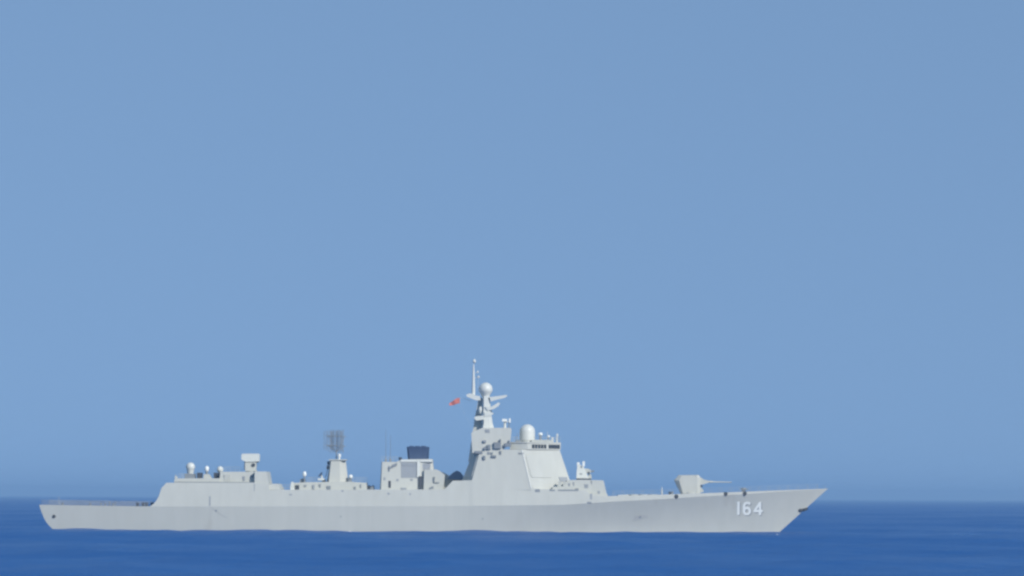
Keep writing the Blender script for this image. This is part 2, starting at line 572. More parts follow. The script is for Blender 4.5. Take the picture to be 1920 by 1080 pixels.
# hangar side: faint seam, small ports, shell doors
side_panel(394, 930, 396.5, 948, "drain_pipe", M_RECESS, sup, .05)
side_panel(477.5, 907, 478.8, 921, "drain_pipe", M_RECESS, sup, .05)
side_panel(727, 923.5, 731, 927.5, "side_hatch", M_RECESS, sup, .03)
side_panel(768, 924.5, 771, 927.5, "side_hatch", M_RECESS, sup, .03)
side_panel(543, 926, 549, 928.5, "side_hatch", M_RECESS, sup, .02)
side_panel(641, 918.6, 645, 922, "side_hatch", M_RECESS, sup, .02)
side_panel(1003, 917, 1012, 922.5, "mooring_recess", M_MID, sup, .03)
side_panel(1030, 917.8, 1040, 920.5, "deck_edge_gear", M_MID, sup, .05)
side_panel(1046, 917.6, 1084, 920.3, "deck_edge_gear", M_MID, sup, .05)
side_panel(1100, 940.5, 1108, 943.6, "mooring_recess", M_MID, sup, .03)
side_panel(1105.5, 925.5, 1109.5, 936, "side_ladder", M_RECESS, sup, .05)
side_panel(1120.5, 922.5, 1124, 926, "side_hatch", M_RECESS, sup, .03)

# hangar roof: low coaming, deckhouse, tower -----------------------
mb = MB()
mb.side([(327, 905.4), (327, 900), (330, 897), (412, 897), (412, 905.4)], -6.4, 6.4, .12)
part("roof_coaming", mb, M_PAINT, ship)
mb = MB()
mb.side([(411, 905.4), (413, 884.6), (478.5, 884.6), (478.5, 905.4)], -6.0, 6.0, .14)
dh = part("hangar_deckhouse", mb, M_PAINT, ship)
for px0, py0, px1, py1, mt in ((470, 890.5, 474.5, 896, M_MID), (455, 893, 459, 902, M_RECESS), (420, 890, 432, 902, M_PAINT)):
    mb = MB(); zc = Z(px0, (py0 + py1) / 2) - Z(px0, 905)
    mb.boxpx(px0, py0, px1, py1, -(6.0 - .14 * zc) - .12, -(6.0 - .14 * zc) + .5)
    part("hatch", mb, mt, dh)
mb = MB()
mb.side([(478, 907), (478.3, 884.3), (500, 884.3), (501.5, 893), (504, 907)], -7.55, 7.55, .17)
part("hangar_tower", mb, M_PAINT, ship)
mb = MB()
mb.side([(505, 918), (505, 908.5), (511, 908.5), (512, 907), (521, 907), (523.5, 911), (527, 918)], -7.3, 7.3, .17)
part("step_locker", mb, M_PAINT, ship)
# shadow gap under the coaming, imitated by a dark grey strip along the roof edge
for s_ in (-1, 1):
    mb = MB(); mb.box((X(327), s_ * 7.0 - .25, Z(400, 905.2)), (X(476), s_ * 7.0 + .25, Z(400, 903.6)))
    part("gap_shade_strip", mb, M_MID, ship)

def radome(px, py_top, py_bot, r_px, y, foot_px, py_foot, mat, kind="ball", name="satellite_dome"):
    c = P(px, py_foot, y)
    r = r_px / S
    mb = MB()
    base = Z(px, py_bot) - c.z
    if kind == "ball":
        pr = [(foot_px / S, 0), (foot_px / S, base)] + [(a, base + h) for a, h in ball(r, r * .62)]
        k = (Z(px, py_top) - c.z - base) / (pr[-1][1] - base)
        pr = [(a, h if h <= base else base + (h - base) * k) for a, h in pr]
    else:
        hc = Z(px, py_top) - c.z - base - r * .95
        pr = [(foot_px / S, 0), (foot_px / S, base)] + [(a, base + h) for a, h in dome(r, hc, squash=.95)]
    stand = [q for q in pr if q[1] <= base + 1e-6]
    if kind == "ball" and base > .4:
        top_ = [q for q in pr if q[1] >= base - 1e-6][1:]
        mb.lathe(c, top_, 24)
        d_ = part(name, mb, mat, ship)
        sb = MB(); sb.lathe(c, [(stand[0][0] * 1.25, 0), (stand[0][0], .15), (stand[0][0], base + .02)], 14)
        part("dome_stand", sb, M_MID, d_)
        return d_
    mb.lathe(c, pr, 24)
    return part(name, mb, mat, ship)
# dome on its tapering foot, aft end of the hangar roof
mb = MB()
mb.lathe(P(354.8, 888.5, -2.5), [(.58, 0), (.62, .25), (.76, .9)] + [(.89 * math.cos(a), 1.36 + .89 * math.sin(a)) for a in np.linspace(-.4, math.pi / 2, 12)], 24)
part("satellite_dome", mb, M_WHITE, ship)
mb = MB(); mb.boxpx(344.5, 888, 364, 897, -4.2, -1.2)
part("dome_pedestal", mb, M_MID, ship)
radome(385.8, 873.6, 884, 4.2, -3.0, 2.3, 897, M_BRIGHT)
radome(409.5, 874, 885, 6.0, -1.0, 3.0, 897, M_WHITE)
for px0, px1 in ((368, 378), (399.5, 410)):
    mb = MB()
    mb.boxpx(px0, 886.3, px1, 896, -4.6, -3.2)
    la = part("decoy_launcher", mb, M_DARK, ship)
    mb = MB(); c = P((px0 + px1) / 2, 898, -3.9); mb.lathe(c, [(.45, 0), (.35, .5)], 10)
    part("launcher_foot", mb, M_PAINT, la)
mb = MB()
mb.side([(380, 905), (381, 889), (391, 889), (397, 897), (397, 905)], -4.4, -3.0, 0)
part("winch_house", mb, M_PAINT, ship)
mb = MB()
mb.boxpx(327, 893, 332, 897.5, -5.6, -5.0)
mb.tube(P(329, 897, -5.3), P(329, 890, -5.3), .09)
part("signal_lamp", mb, M_PAINT, ship)

# close-in gun on the hangar --------------------------------------
mb = MB()
mb.lathe(P(468, 884.5, 0), [(1.15, 0), (1.15, .25), (.9, .3)], 20)
mb.side([(457, 883), (456.5, 866), (459, 862), (476, 862), (478, 866), (477, 883)], -1.2, 1.2, .04)
cg = part("close_in_gun", mb, M_PAINT, ship)
mb = MB(); mb.side([(449.8, 861.5), (450, 852), (453, 850.6), (482, 850.6), (483.8, 853), (483.5, 865), (474, 865.5), (458, 866)], -1.35, 1.35, .0)
part("gun_head", mb, M_WHITE, cg)
mb = MB(); mb.tube(P(472.5, 871.8, -1.35), P(472.5, 871.8, -1.0), .36, .36, 14)
part("sight_port", mb, M_DARK, cg)
mb = MB(); mb.boxpx(454.5, 863, 456.6, 881, -.8, .8)
part("ammunition_chute", mb, M_MID, cg)
mb = MB()
mb.tube(P(478, 866.5, 0), P(482, 866.0, 0), .13)
part("gun_barrel", mb, M_MID, cg)

# midship house with boats and canisters --------------------------
mb = MB()
mb.side([(546, 918.5), (548, 905.5), (575, 904), (640, 903.2), (655, 903.2), (686, 905), (688, 918.5)], -4.6, 4.6, .1)
mh = part("midship_house", mb, M_PAINT, ship)
for px0, py0, px1, py1, mt in ((553, 909.5, 560.2, 917.5, M_DARK), (585, 909, 589, 917, M_RECESS), (612, 911, 619.5, 917, M_MID), (663, 912.5, 666.5, 917.5, M_MID),
                               (570, 909, 574, 912, M_RECESS), (598, 907, 601, 913, M_RECESS), (675, 908, 677, 914, M_RECESS)):
    mb = MB(); mb.boxpx(px0, py0, px1, py1, -4.72, -4.0)
    part("vent_opening" if mt is M_DARK else "door", mb, mt, mh)
mb = MB(); mb.side([(543.5, 918.5), (545.5, 903.5), (550.5, 903.5), (551, 918.5)], -5.2, -4.7, 0)
part("davit", mb, M_WHITE, ship)
radome(569.3, 883.6, 893, 3.7, -2.4, 1.5, 906, M_BRIGHT)
mb = MB()
mb.lathe(P(566, 904.5, -1.5), [(.5, 0), (.45, .6), (.2, .8)], 10)
mb.boxpx(560, 899.5, 571, 904.5, -1.8, -1.0)
part("deck_locker", mb, M_MID, ship)
# tilted dish on the house, with its stand
mb = MB()
c = P(601, 891.5, -1.6)
ax = Vector((-.7, -.25, .65)).normalized()
a1 = ax.orthogonal().normalized(); a2 = ax.cross(a1)
rr_ = [[c + ax * (.35 * (q / 4) ** 2) + (a1 * math.cos(t_) + a2 * math.sin(t_)) * max(.02, .62 * q / 4) for t_ in np.linspace(0, 2 * math.pi, 17)[:-1]] for q in range(5)]
mb.loft(rr_, caps=False)
mb.tube(c, c + ax * .55, .03, .03, 5)
dd = part("tracking_dish", mb, M_NAVY, ship)
mb = MB(); mb.tube(c, P(604, 904, -1.6), .14, .2); mb.boxpx(594.5, 896.5, 606, 900.5, -2.3, -.9)
part("dish_stand", mb, M_WHITE, dd)
mb = MB(); mb.boxpx(603, 899, 608.5, 904.5, -2.0, -.6)
part("equipment_box", mb, M_DARK, ship)
radome(656, 889.6, 896.8, 3.9, -1.5, 2.0, 904, M_BRIGHT)
mb = MB(); mb.lathe(P(653.5, 904.2, -1.2), [(.5, 0), (.42, .7), (.2, .9)], 10)
part("equipment_box", mb, M_MID, ship)
# low canister rows abaft the funnel
for k, px in enumerate((686.5, 693.5)):
    mb = MB(); c = P(px + 3, 915.3, 0)
    w_ = 3.2
    mb.tube(c + Vector((0, -w_ - .9 * (k == 0), -.02)), c + Vector((0, w_, .25)), .36, .36, 12)
    mb.box((c.x - .34, -w_, Z(px, 918.6)), (c.x + .34, w_, c.z))
    part("missile_canister", mb, M_DARK if k == 0 else M_MID, ship)
# rails along open deck edges, one run and side at a time
for x0_, x1_, yy, py in ((508, 545, 6.6, 918.2), (574, 594, 3.0, 904.5), (660, 686, 3.2, 905), (334, 343, 5.3, 897.2), (414, 448, 4.0, 885), (714, 745, 4.0, 866)):
    for s_ in (-1, 1):
        mb = MB()
        for hh in (.5, 1.0):
            mb.tube(P(x0_, py, s_ * yy) + Vector((0, 0, hh)), P(x1_, py, s_ * yy) + Vector((0, 0, hh)), .018, .018, 4)
        for px in np.linspace(x0_, x1_, 5):
            q = P(px, py, s_ * yy); mb.tube(q, q + Vector((0, 0, 1.0)), .018, .018, 4)
        part("guard_rail", mb, M_PAINT, ship)

# after radar tower ------------------------------------------------
zt0, zt1 = Z(630, 904), Z(630, 862.8)
mb = MB()
mb.halfplan([(zt0, [(X(610.5, 904), .9), (X(615, 904), 1.9), (X(636, 904), 1.9), (X(651, 904), .7)]),
             (zt1, [(X(617, 862), .6), (X(619, 862), 1.2), (X(635, 862), 1.2), (X(646, 862), .4)])])
tw = part("radar_tower", mb, M_PAINT, ship)
mb = MB()
for px, py in ((612.8, 868), (611.8, 876.5)):
    mb.boxpx(px - 2.0, py - 4.0 if py > 870 else py - 3, px + 2.2, py + 3.2, -.5, .5)
mb.tube(P(616, 864, 0), P(608, 895, 0), .06, .06, 5)
part("tower_lamp", mb, M_DARK, tw)
mb = MB(); mb.boxpx(614, 861.2, 648, 863.2, -1.4, 1.4)
part("tower_platform", mb, M_PAINT, tw)
mb = MB(); mb.lathe(P(634, 862, -.4), [(.2, 0), (.22, .5), (.34, .6), (.34, 1.05), (.1, 1.2)], 12)
part("beacon", mb, M_BRIGHT, tw)
# long-wave air-search antenna: two rows of yagi booms on a see-through frame
mb = MB()
c = P(628.5, 856, 0)
mb.tube(P(628.5, 862, 0), P(628.5, 822, 0), .12, .07, 8)
def bar(p0, p1, r=.03): mb.tube(p0, p1, r, r, 5)
cx_ = 629
for py in (818, 836):
    bar(P(cx_ - 17, py, -1.6), P(cx_ + 17, py, 1.6), .06)
for d_ in (-13, -8, -3, 1, 5, 11):
    yy = d_ / 17 * 1.6
    for py in (818, 836):
        q = P(cx_ + d_, py, yy)
        fwd = Vector((-.30 + .012 * d_, -1.0, .05)).normalized()
        bar(q - fwd * .9, q + fwd * 2.6, .035)
        for e in (-.7, -.1, .6, 1.3, 2.0, 2.5):
            o = q + fwd * e
            L_ = 1.25 - .16 * e
            bar(o - Vector((0, 0, L_)), o + Vector((0, 0, L_)), .036)
for s_ in (-1, 1):
    bar(P(628.5, 850, 0), P(cx_ + s_ * 15, 818, s_ * 1.4), .05)
    bar(P(628.5, 846, 0), P(cx_ + s_ * 15, 836, s_ * 1.4), .045)
    bar(P(cx_ + s_ * 9, 809, s_ * .85), P(cx_ + s_ * 9, 845, s_ * .85), .04)
part("search_antenna", mb, M_MID, tw)

# funnel house -----------------------------------------------------
zb_, zt_ = Z(765, 918.4), Z(765, 862.0)
mb = MB()
mb.halfplan([(zb_, [(X(711.5, 918), 4.2), (X(714, 918), 5.0), (X(788, 918), 5.0), (X(817, 918), 4.4)]),
             (Z(730, 866), [(X(714.5, 866), 3.5), (X(716, 866), 4.1), (X(786, 866), 4.1), (X(810.5, 866), 3.6)])])
fh = part("funnel_house", mb, M_PAINT, ship)
mb = MB()
mb.side([(741, 866.3), (750, 863.2), (752, 861.6), (810, 861.0), (811, 866.3)], -4.12, 4.12, .16)
part("uptake_casing", mb, M_PAINT, fh)
def f_y(px, py):     # side of the funnel house at a given height
    f = (918 - py) / (918 - 866.0); return 5.0 - .9 * f
def f_panel(px0, py0, px1, py1, name, mat, proud=.05, tilt=0.0):
    for sgn in (-1, 1):
        mb = MB()
        rows = []
        for pr in (-.3, proud):
            rows.append([(X(px, py), sgn * (f_y(px, py) + pr), Z(px, py)) for px, py in ((px0, py1), (px1, py1 - tilt), (px1, py0 - tilt), (px0, py0))])
        mb.loft(rows)
        part(name, mb, mat, fh)
f_panel(751.5, 867.5, 780.5, 896.0, "intake_louvre", M_RECESS, .03)
f_panel(752.5, 867.5, 779.5, 873, "intake_hood", M_MID if False else M_RECESS, .10)
f_panel(750.5, 862.2, 781.2, 866.2, "lit_roof_edge", M_WHITE, .16)  # white strip stands in for light catching the roof edge
f_panel(787.3, 862.2, 810, 866.2, "lit_roof_edge", M_WHITE, .16)
f_panel(781.5, 862.5, 787.0, 895, "pilaster", M_WHITE, .22)
f_panel(727.8, 901.5, 732.5, 914.5, "door", M_DARK, .04)
f_panel(784.3, 893, 791.5, 917.6, "doorway", M_DARK, .24)
f_panel(728.5, 876.5, 736, 880.5, "hose_reel", M_MID, .25, 4)
f_panel(735, 871.5, 744, 876.5, "hose_reel", M_MID, .25, 4)
f_panel(727.5, 874, 730.0, 884, "pipe", M_MID, .12)
f_panel(743, 898, 747, 902, "vent", M_RECESS, .06)
f_panel(719, 895, 722.5, 900, "vent", M_RECESS, .06)
f_panel(752, 914.3, 762, 917.4, "locker", M_RECESS, .2)
f_panel(769, 898, 774, 901, "vent", M_RECESS, .06)
f_panel(788.5, 869.5, 806.5, 880.5, "intake_louvre", M_RECESS, -.12)
# stepped house before the funnel
mb = MB()
mb.side([(794, 918.4), (795, 881), (818, 880.3), (822, 882), (833.5, 890.5), (831, 918.4)], -5.35, 5.35, .1)
fw = part("boat_house", mb, M_PAINT, ship)
for pts in ([(804, 917.5), (805, 914.2), (812, 911), (813, 916)], [(814, 905.6), (814, 904.2), (823, 904.2), (823, 905.6)], [(813, 894), (815.5, 894), (814.5, 904), (812.5, 904)]):
    mb = MB(); mb.side(pts, -5.42, -4.6, .0)
    part("fitting", mb, M_MID, fw)
# black exhaust cap: two oval uptakes rising out of a casing
mb = MB()
zc0, zc1 = Z(782, 862), Z(782, 837.6)
mb.halfplan([(zc0, [(X(764, 862), 1.5), (X(767, 862), 2.1), (X(799, 862), 2.1), (X(801, 862), 1.6)]),
             (Z(782, 858.6), [(X(763.5, 858), 1.5), (X(767, 858), 2.1), (X(799.5, 858), 2.1), (X(802.5, 858), 1.6)]),
             (zc1 - .35, [(X(761.8, 839), 1.5), (X(765, 839), 2.1), (X(800, 839), 2.1), (X(803.5, 839), 1.5)]),
             (zc1 - .15, [(X(761.3, 839), 1.55), (X(765, 839), 2.2), (X(800, 839), 2.2), (X(804, 839), 1.55)]),
             (zc1, [(X(762.5, 839), 1.4), (X(765.5, 839), 1.95), (X(799.5, 839), 1.95), (X(802.8, 839), 1.4)])])
cap = part("funnel_cap", mb, M_CAP, ship)
for px in (771, 782, 793):
    mb = MB(); mb.lathe(P(px, 838.5, 0), [(.45, 0), (.48, .25), (.40, .26), (.38, .05)], 14)
    part("exhaust_pipe", mb, M_CAP, cap)
for px, pt in ((722.3, 806), (731.0, 816)):
    mb = MB(); mb.lathe(P(px, 866, -2.6), [(.22, 0), (.2, .5), (.06, .7)], 8); mb.tube(P(px, 862, -2.6), P(px, pt, -2.6), .05, .025, 6)
    part("whip_antenna", mb, M_MID, ship)
mb = MB(); mb.lathe(P(749.5, 863.8, -2.2), [(.2, 0), (.2, .3), (.34, .35), (.34, .6), (.1, .7)], 10)
part("searchlight", mb, M_DARK, ship)
# low house abaft the bridge, in its shade, with something covered on its roof
mb = MB()
mb.side([(822, 918), (822, 884), (830, 885.5), (845, 894), (869, 899), (869, 918)], 1.4, 5.4, .05)
ah = part("after_house", mb, M_PAINT, ship)
mb = MB()
mb.side([(838, 898), (842, 891.5), (849, 885.5), (856, 882), (862, 885), (867, 891), (869, 900)], .9, 4.5, .3)
part("covered_winch", mb, M_NAVY, ah)

# bridge block -----------------------------------------------------
zA, zB, zC = Z(980, 918.5), Z(960, 901.0), Z(960, 843.6)
def sw(px, z): return side_w(X(px), z) - .02
wB, wC = sw(940, zB), sw(940, zC)
botB = [(866, 4.0), (884.5, wB), (991.5, wB), (1043, 3.9), (1068.5, 1.9)]
topC = [(888, 3.4), (900, wC), (977.5, wC), (1023, 3.2), (1049, 1.3)]
fA = (zA - zC) / (zB - zC)
lowA = [(tx + (bx - tx) * fA, ty + (by - ty) * fA) for (bx, by), (tx, ty) in zip(botB, topC)]
mb = MB()
cv = lambda pl: [(X(px), y) for px, y in pl]
mb.halfplan([(zA, cv(lowA)), (zB, cv(botB)), (zC, cv(topC))])
bridge = part("bridge_block", mb, M_PAINT, ship)
def lerp(a, b_, t_): return a + (b_ - a) * t_
def facet_pt(i0, i1, s_, f):
    """a point on a facet of the bridge block: s_ along it, f from deck (0) to top (1)"""
    bx, by = lerp(botB[i0][0], botB[i1][0], s_), lerp(botB[i0][1], botB[i1][1], s_)
    tx, ty = lerp(topC[i0][0], topC[i1][0], s_), lerp(topC[i0][1], topC[i1][1], s_)
    return Vector((X(lerp(bx, tx, f)), lerp(by, ty, f), lerp(zB, zC, f)))
def facet_panel(i0, i1, s0, s1, f0, f1, thick, name, mat, parent, cut=0.0):
    for sgn in (-1, 1):
        crn = [facet_pt(i0, i1, *q) for q in ((s0, f0), (s1, f0), (s1, f1), (s0, f1))]
        nrm = (crn[1] - crn[0]).cross(crn[3] - crn[0]).normalized()
        if nrm.y < 0: nrm = -nrm
        pts = []
        if cut:
            for k in range(4):
                a, p0, n0 = crn[k], crn[k - 1], crn[(k + 1) % 4]
                pts += [a + (p0 - a).normalized() * cut, a + (n0 - a).normalized() * cut]
        else:
            pts = crn
        flip = lambda p: Vector((p.x, p.y * sgn, p.z))
        mb = MB(); mb.loft([[flip(p - nrm * .05) for p in pts], [flip(p + nrm * thick) for p in pts]])
        part(name, mb, mat, parent)
facet_panel(2, 3, .10, .90, .10, .84, .10, "radar_panel", M_PAINT, bridge, .35)
facet_panel(1, 0, .12, .88, .10, .80, .10, "radar_panel", M_PAINT, bridge, .25)
facet_panel(3, 4, .25, .85, -.02, .12, .12, "vent_grille", M_RECESS, bridge)
# corner moulding where side and front facet meet
for sgn in (-1, 1):
    mb = MB()
    a, b_ = facet_pt(2, 3, 0, -.25), facet_pt(2, 3, 0, 1)
    mb.tube((a.x, sgn * a.y, a.z), (b_.x, sgn * b_.y, b_.z), .10, .10, 8)
    part("corner_moulding", mb, M_WHITE, bridge)
side_panel(972, 849, 982, 852.2, "navigation_light", M_MID, bridge, .12)

# wheelhouse with its ring of windows
zW0, zW1 = Z(1000, 843.4), Z(1000, 831.4)
wh0 = [(955, 5.3), (977, 6.05), (989, 6.05), (1025, 3.3), (1050.5, 1.35)]
wh1 = [(956, 5.2), (977, 5.95), (988, 5.95), (1025, 3.2), (1051, 1.25)]
mb = MB(); mb.halfplan([(zW0, cv(wh0)), (zW1, cv(wh1))])
mb.halfplan([(zW1, cv([(a, b_ * 1.03) for a, b_ in wh1])), (zW1 + .22, cv([(a, b_ * 1.03) for a, b_ in wh1]))])
wheel = part("wheelhouse", mb, M_PAINT, ship)
def wh_win(i0, i1, s0, s1):
    for sgn in (-1, 1):
        rows = []
        (ax_, ay), (bx, by) = wh0[i0], wh0[i1]
        d_ = Vector((X(bx) - X(ax_), by - ay, 0)); nn = Vector((-d_.y, d_.x, 0)).normalized()
        if nn.y < 0: nn = -nn
        for pr in (-.05, .05):
            rw = []
            for s_, py in ((s0, 841.2), (s1, 841.2), (s1, 834.0), (s0, 834.0)):
                q = Vector((X(lerp(ax_, bx, s_)), lerp(ay, by, s_), Z(1020, py))) + nn * pr
                rw.append((q.x, q.y * sgn, q.z))
            rows.append(rw)
        mb = MB(); mb.loft(rows)
        part("window", mb, M_GLASS, wheel)
for s_ in np.arange(.22, .95, .155):
    wh_win(2, 3, s_, s_ + .115)
for s_ in np.arange(.12, .9, .21):
    wh_win(3, 4, s_, s_ + .185)

# roof of the wheelhouse
radome(988.6, 795.6, 826, 14.4, -.6, 13.2, 831, M_WHITE, "dome", "large_radome")
mb = MB(); mb.halfplan([(Z(1010, 831), cv([(996, 2.6), (1034, 2.6), (1038, 1.6)])), (Z(1010, 825), cv([(996, 2.5), (1030, 2.5), (1036, 1.5)]))])
part("roof_house", mb, M_PAINT, ship)
radome(1013.5, 811, 817, 4.2, -1.5, 2.2, 825, M_BRIGHT)
radome(1028.5, 816, 820.5, 2.8, -1.7, 1.3, 826, M_BRIGHT)
mb = MB(); mb.tube(P(1027, 822, -.8), P(1026.5, 809, -.8), .05, .03, 6)
part("whip_antenna", mb, M_WHITE, ship)
mb = MB(); mb.boxpx(1033, 820, 1037.5, 831, -1.6, -.7)
part("signal_lamp", mb, M_WHITE, ship)
mb = MB(); mb.lathe(P(1044.5, 831, -.6), [(.2, 0), (.15, .5), (.13, 1.6), (.09, 1.75)], 10); mb.boxpx(1042.8, 813, 1046, 819, -.8, -.4)
part("signal_lamp", mb, M_WHITE, ship)
mb = MB(); mb.tube(P(1048.5, 831, -.4), P(1048.5, 817, -.4), .04, .03, 6)
part("whip_antenna", mb, M_MID, ship)
for px in (966.5, 969.5):
    mb = MB(); mb.tube(P(px, 831, -3.2), P(px, 812 if px > 968 else 818, -3.2), .06, .04, 6)
    part("whip_antenna", mb, M_MID, ship)
mb = MB(); mb.boxpx(966, 825.5, 977, 830.6, -3.4, -2.2)
part("deck_locker", mb, M_MID, ship)
for sgn in (-1, 1):
    mb = MB()
    for hh in (.5, 1.0):
        for (a, ya), (b_, yb) in zip(wh1[:-1], wh1[1:]):
            mb.tube((X(a), sgn * ya * .97, zW1 + .2 + hh), (X(b_), sgn * yb * .97, zW1 + .2 + hh), .02, .02, 4)
    for (a, ya), (b_, yb) in zip(wh1[:-1], wh1[1:]):
        for s_ in (0, .33, .66):
            q = Vector((X(lerp(a, b_, s_)), sgn * lerp(ya, yb, s_) * .97, zW1 + .2)); mb.tube(q, q + Vector((0, 0, 1)), .02, .02, 4)
    part("guard_rail", mb, M_PAINT, wheel)

# mast base --------------------------------------------------------
mb = MB()
mb.side([(885.5, 850), (883.5, 813), (886, 810.5), (904, 803.2), (928, 803.0), (957.5, 803.0), (959, 806), (956.5, 829), (949, 836), (940, 846), (903, 850)], -6.75, 6.75, .13)
base = part("mast_base", mb, M_PAINT, ship)
mb = MB()
mb.halfplan([(Z(884, 866), [(X(877), 2.4), (X(888), 5.6), (X(905), 5.6)]), (Z(884, 829), [(X(882), 2.2), (X(888), 5.0), (X(905), 5.0)])])
part("mast_base_aft_wall", mb, M_PAINT, base)
# gear clustered on the side deck below it
def gear(px0, py0, px1, py1, name, mat, y0=-7.0, y1=-6.0, rnd=False):
    mb = MB()
    if rnd:
        c = P((px0 + px1) / 2, (py0 + py1) / 2, 0)
        mb.tube((c.x, y0, c.z), (c.x, y1, c.z), (px1 - px0) / 2 / S, (px1 - px0) / 2 / S, 12)
    else:
        mb.boxpx(px0, py0, px1, py1, y0, y1)
    return part(name, mb, mat, base)
gear(925.5, 830, 936.5, 841.5, "ammunition_box", M_MID, -7.15)
gear(936.5, 824, 938.5, 842, "ladder", M_MID, -7.0)
gear(906.5, 838, 912.5, 844, "floodlight", M_MID, -7.1, -6.0, True)
gear(913, 834.5, 919, 843, "floodlight", M_MID, -7.1, -6.0)
gear(890, 846, 904, 850.8, "roof_overhang", M_MID, -7.0)
gear(946, 831.5, 957.5, 838, "signal_lamp", M_MID, -7.2, -6.0)
gear(944, 834, 950, 838.4, "signal_lamp", M_MID, -7.1, -6.0)
gear(953, 826, 955.5, 832, "ladder", M_RECESS, -6.9, -6.0)
gear(920, 848, 924.5, 852.5, "fender", M_MID, -7.0, -6.2, True)
gear(936, 846, 939.5, 852.5, "fender", M_MID, -6.95)
gear(921, 854, 929.5, 858, "life_raft_canister", M_MID, -7.25)
gear(905.5, 855, 909.5, 862, "fender", M_MID, -7.35)
gear(914, 848, 918, 852, "pipe_bracket", M_RECESS, -6.95)
gear(905, 826, 910.5, 830, "vent_grille", M_RECESS, -6.9, -5.5)
gear(909, 806, 917, 812, "vent_grille", M_RECESS, -6.3, -5.0)

# mast -------------------------------------------------------------
mb = MB()
mb.halfplan([(Z(913, 803.5), [(X(900), 1.7), (X(904), 2.5), (X(918), 2.5), (X(925), 1.6)]),
             (Z(913, 792), [(X(903), 1.6), (X(906), 2.3), (X(917), 2.3), (X(922), 1.5)]),
             (Z(913, 770), [(X(903), 1.4), (X(905), 2.1), (X(916), 2.1), (X(919), 1.4)]),
             (Z(913, 742), [(X(904.5), 1.1), (X(906), 1.7), (X(914), 1.7), (X(916), 1.1)])])
mast = part("mast", mb, M_WHITE, ship)
# after leg of the mast, standing in the shade of the rest
mb = MB()
mb.side([(884.8, 810.6), (887, 803), (889, 785), (893.5, 765), (896, 748), (901, 745), (905, 748), (903, 770), (903, 803)], -.5, 2.2, .05)
part("after_mast_leg", mb, M_PAINT, mast)
def arm(pts, y0, y1, name, mat=M_PAINT):
    mb = MB(); mb.side(pts, y0, y1, 0); return part(name, mb, mat, mast)
arm([(875, 744.2), (873.5, 740.5), (880, 738), (886, 739), (890, 741.8), (899, 743.2), (901, 750.8), (893, 751.2), (884, 747.8)], -2.1, -1.1, "yard", M_WHITE)
arm([(917, 745.0), (934, 743), (949, 740.8), (951.5, 743), (945, 746.6), (932, 749.6), (920, 753)], -2.1, -1.1, "yard", M_WHITE)
arm([(909, 763), (920, 763.5), (928, 759), (934, 754.8), (937.5, 756.5), (934, 762), (926, 767), (914, 770.5)], -2.3, -1.0, "radar_platform", M_WHITE)
arm([(908, 773.5), (922, 773.5), (925.5, 775.5), (920, 780), (908, 781.5)], -2.3, -1.0, "radar_platform", M_WHITE)
arm([(888.5, 784.5), (891, 781), (906, 779.5), (907, 787), (893, 789)], -2.3, -1.0, "radar_platform", M_WHITE)
mb = MB(); mb.lathe(P(900.5, 776, -1.2), [(.25, 0), (.45, .4), (.47, .9), (.3, 1.3), (.1, 1.45)], 14)
part("antenna_pod", mb, M_WHITE, mast)
mb = MB(); mb.boxpx(917, 769.5, 920.5, 773, -1.2, .6)
part("bracket", mb, M_DARK, mast)
mb = MB(); mb.lathe(P(910, 747, -.9), [(.55, 0), (.86, .55), (1.14, 1.1)] + [(1.36 * math.cos(a), 1.75 + 1.36 * math.sin(a)) for a in np.linspace(-.35, math.pi / 2, 12)], 28)
part("mast_radome", mb, M_WHITE, mast)
mb = MB(); mb.boxpx(912, 744.5, 919, 748, -.8, .8)
part("bracket", mb, M_DARK, mast)
# pole mast
mb = MB()
mb.lathe(P(887, 741, -1.0), [(.34, 0), (.36, .9), (.30, 2.2), (.24, 3.6), (.17, 5.2), (.10, 5.95), (.07, 6.1)], 12)
pm = part("pole_mast", mb, M_WHITE, mast)
for v_, p_ in ((None, None),):
    mb = MB(); mb.tube(P(888.6, 683.5, -1.0), P(888.7, 677, -1.0), .03, .03, 6)
    mb.lathe(P(888.7, 681.5, -1.0), [(.08, 0), (.3, .2), (.32, .5), (.15, .75), (.05, .9)], 12)
    part("beacon", mb, M_WHITE, mast)
for px, py, r in ((896.3, 709.5, .24), (895, 700, .15)):
    mb = MB(); mb.lathe(P(px, py, -1.0), [(.06, 0), (r, .1), (r, .38), (.08, .5)], 10)
    mb.tube(P(px, py - 1, -1.0), P(888, py - 1, -1.0), .035, .035, 5)
    part("wind_sensor", mb, M_WHITE, mast)
mb = MB(); mb.tube(P(896, 741, -1.0), P(896.2, 706, -1.0), .025, .02, 5)
part("whip_antenna", mb, M_WHITE, mast)
# gaff that carries the flag
mb = MB(); mb.tube(P(884, 752, -1.0), P(861.0, 745.5, -1.0), .035, .025, 5); mb.tube(P(861.2, 745.8, -1.0), P(861.4, 757.5, -1.0), .02, .02, 5)
mb.tube(P(861.4, 757.5, -1.0), P(886, 808, -1.0), .012, .012, 4)
part("gaff", mb, M_PAINT, mast)

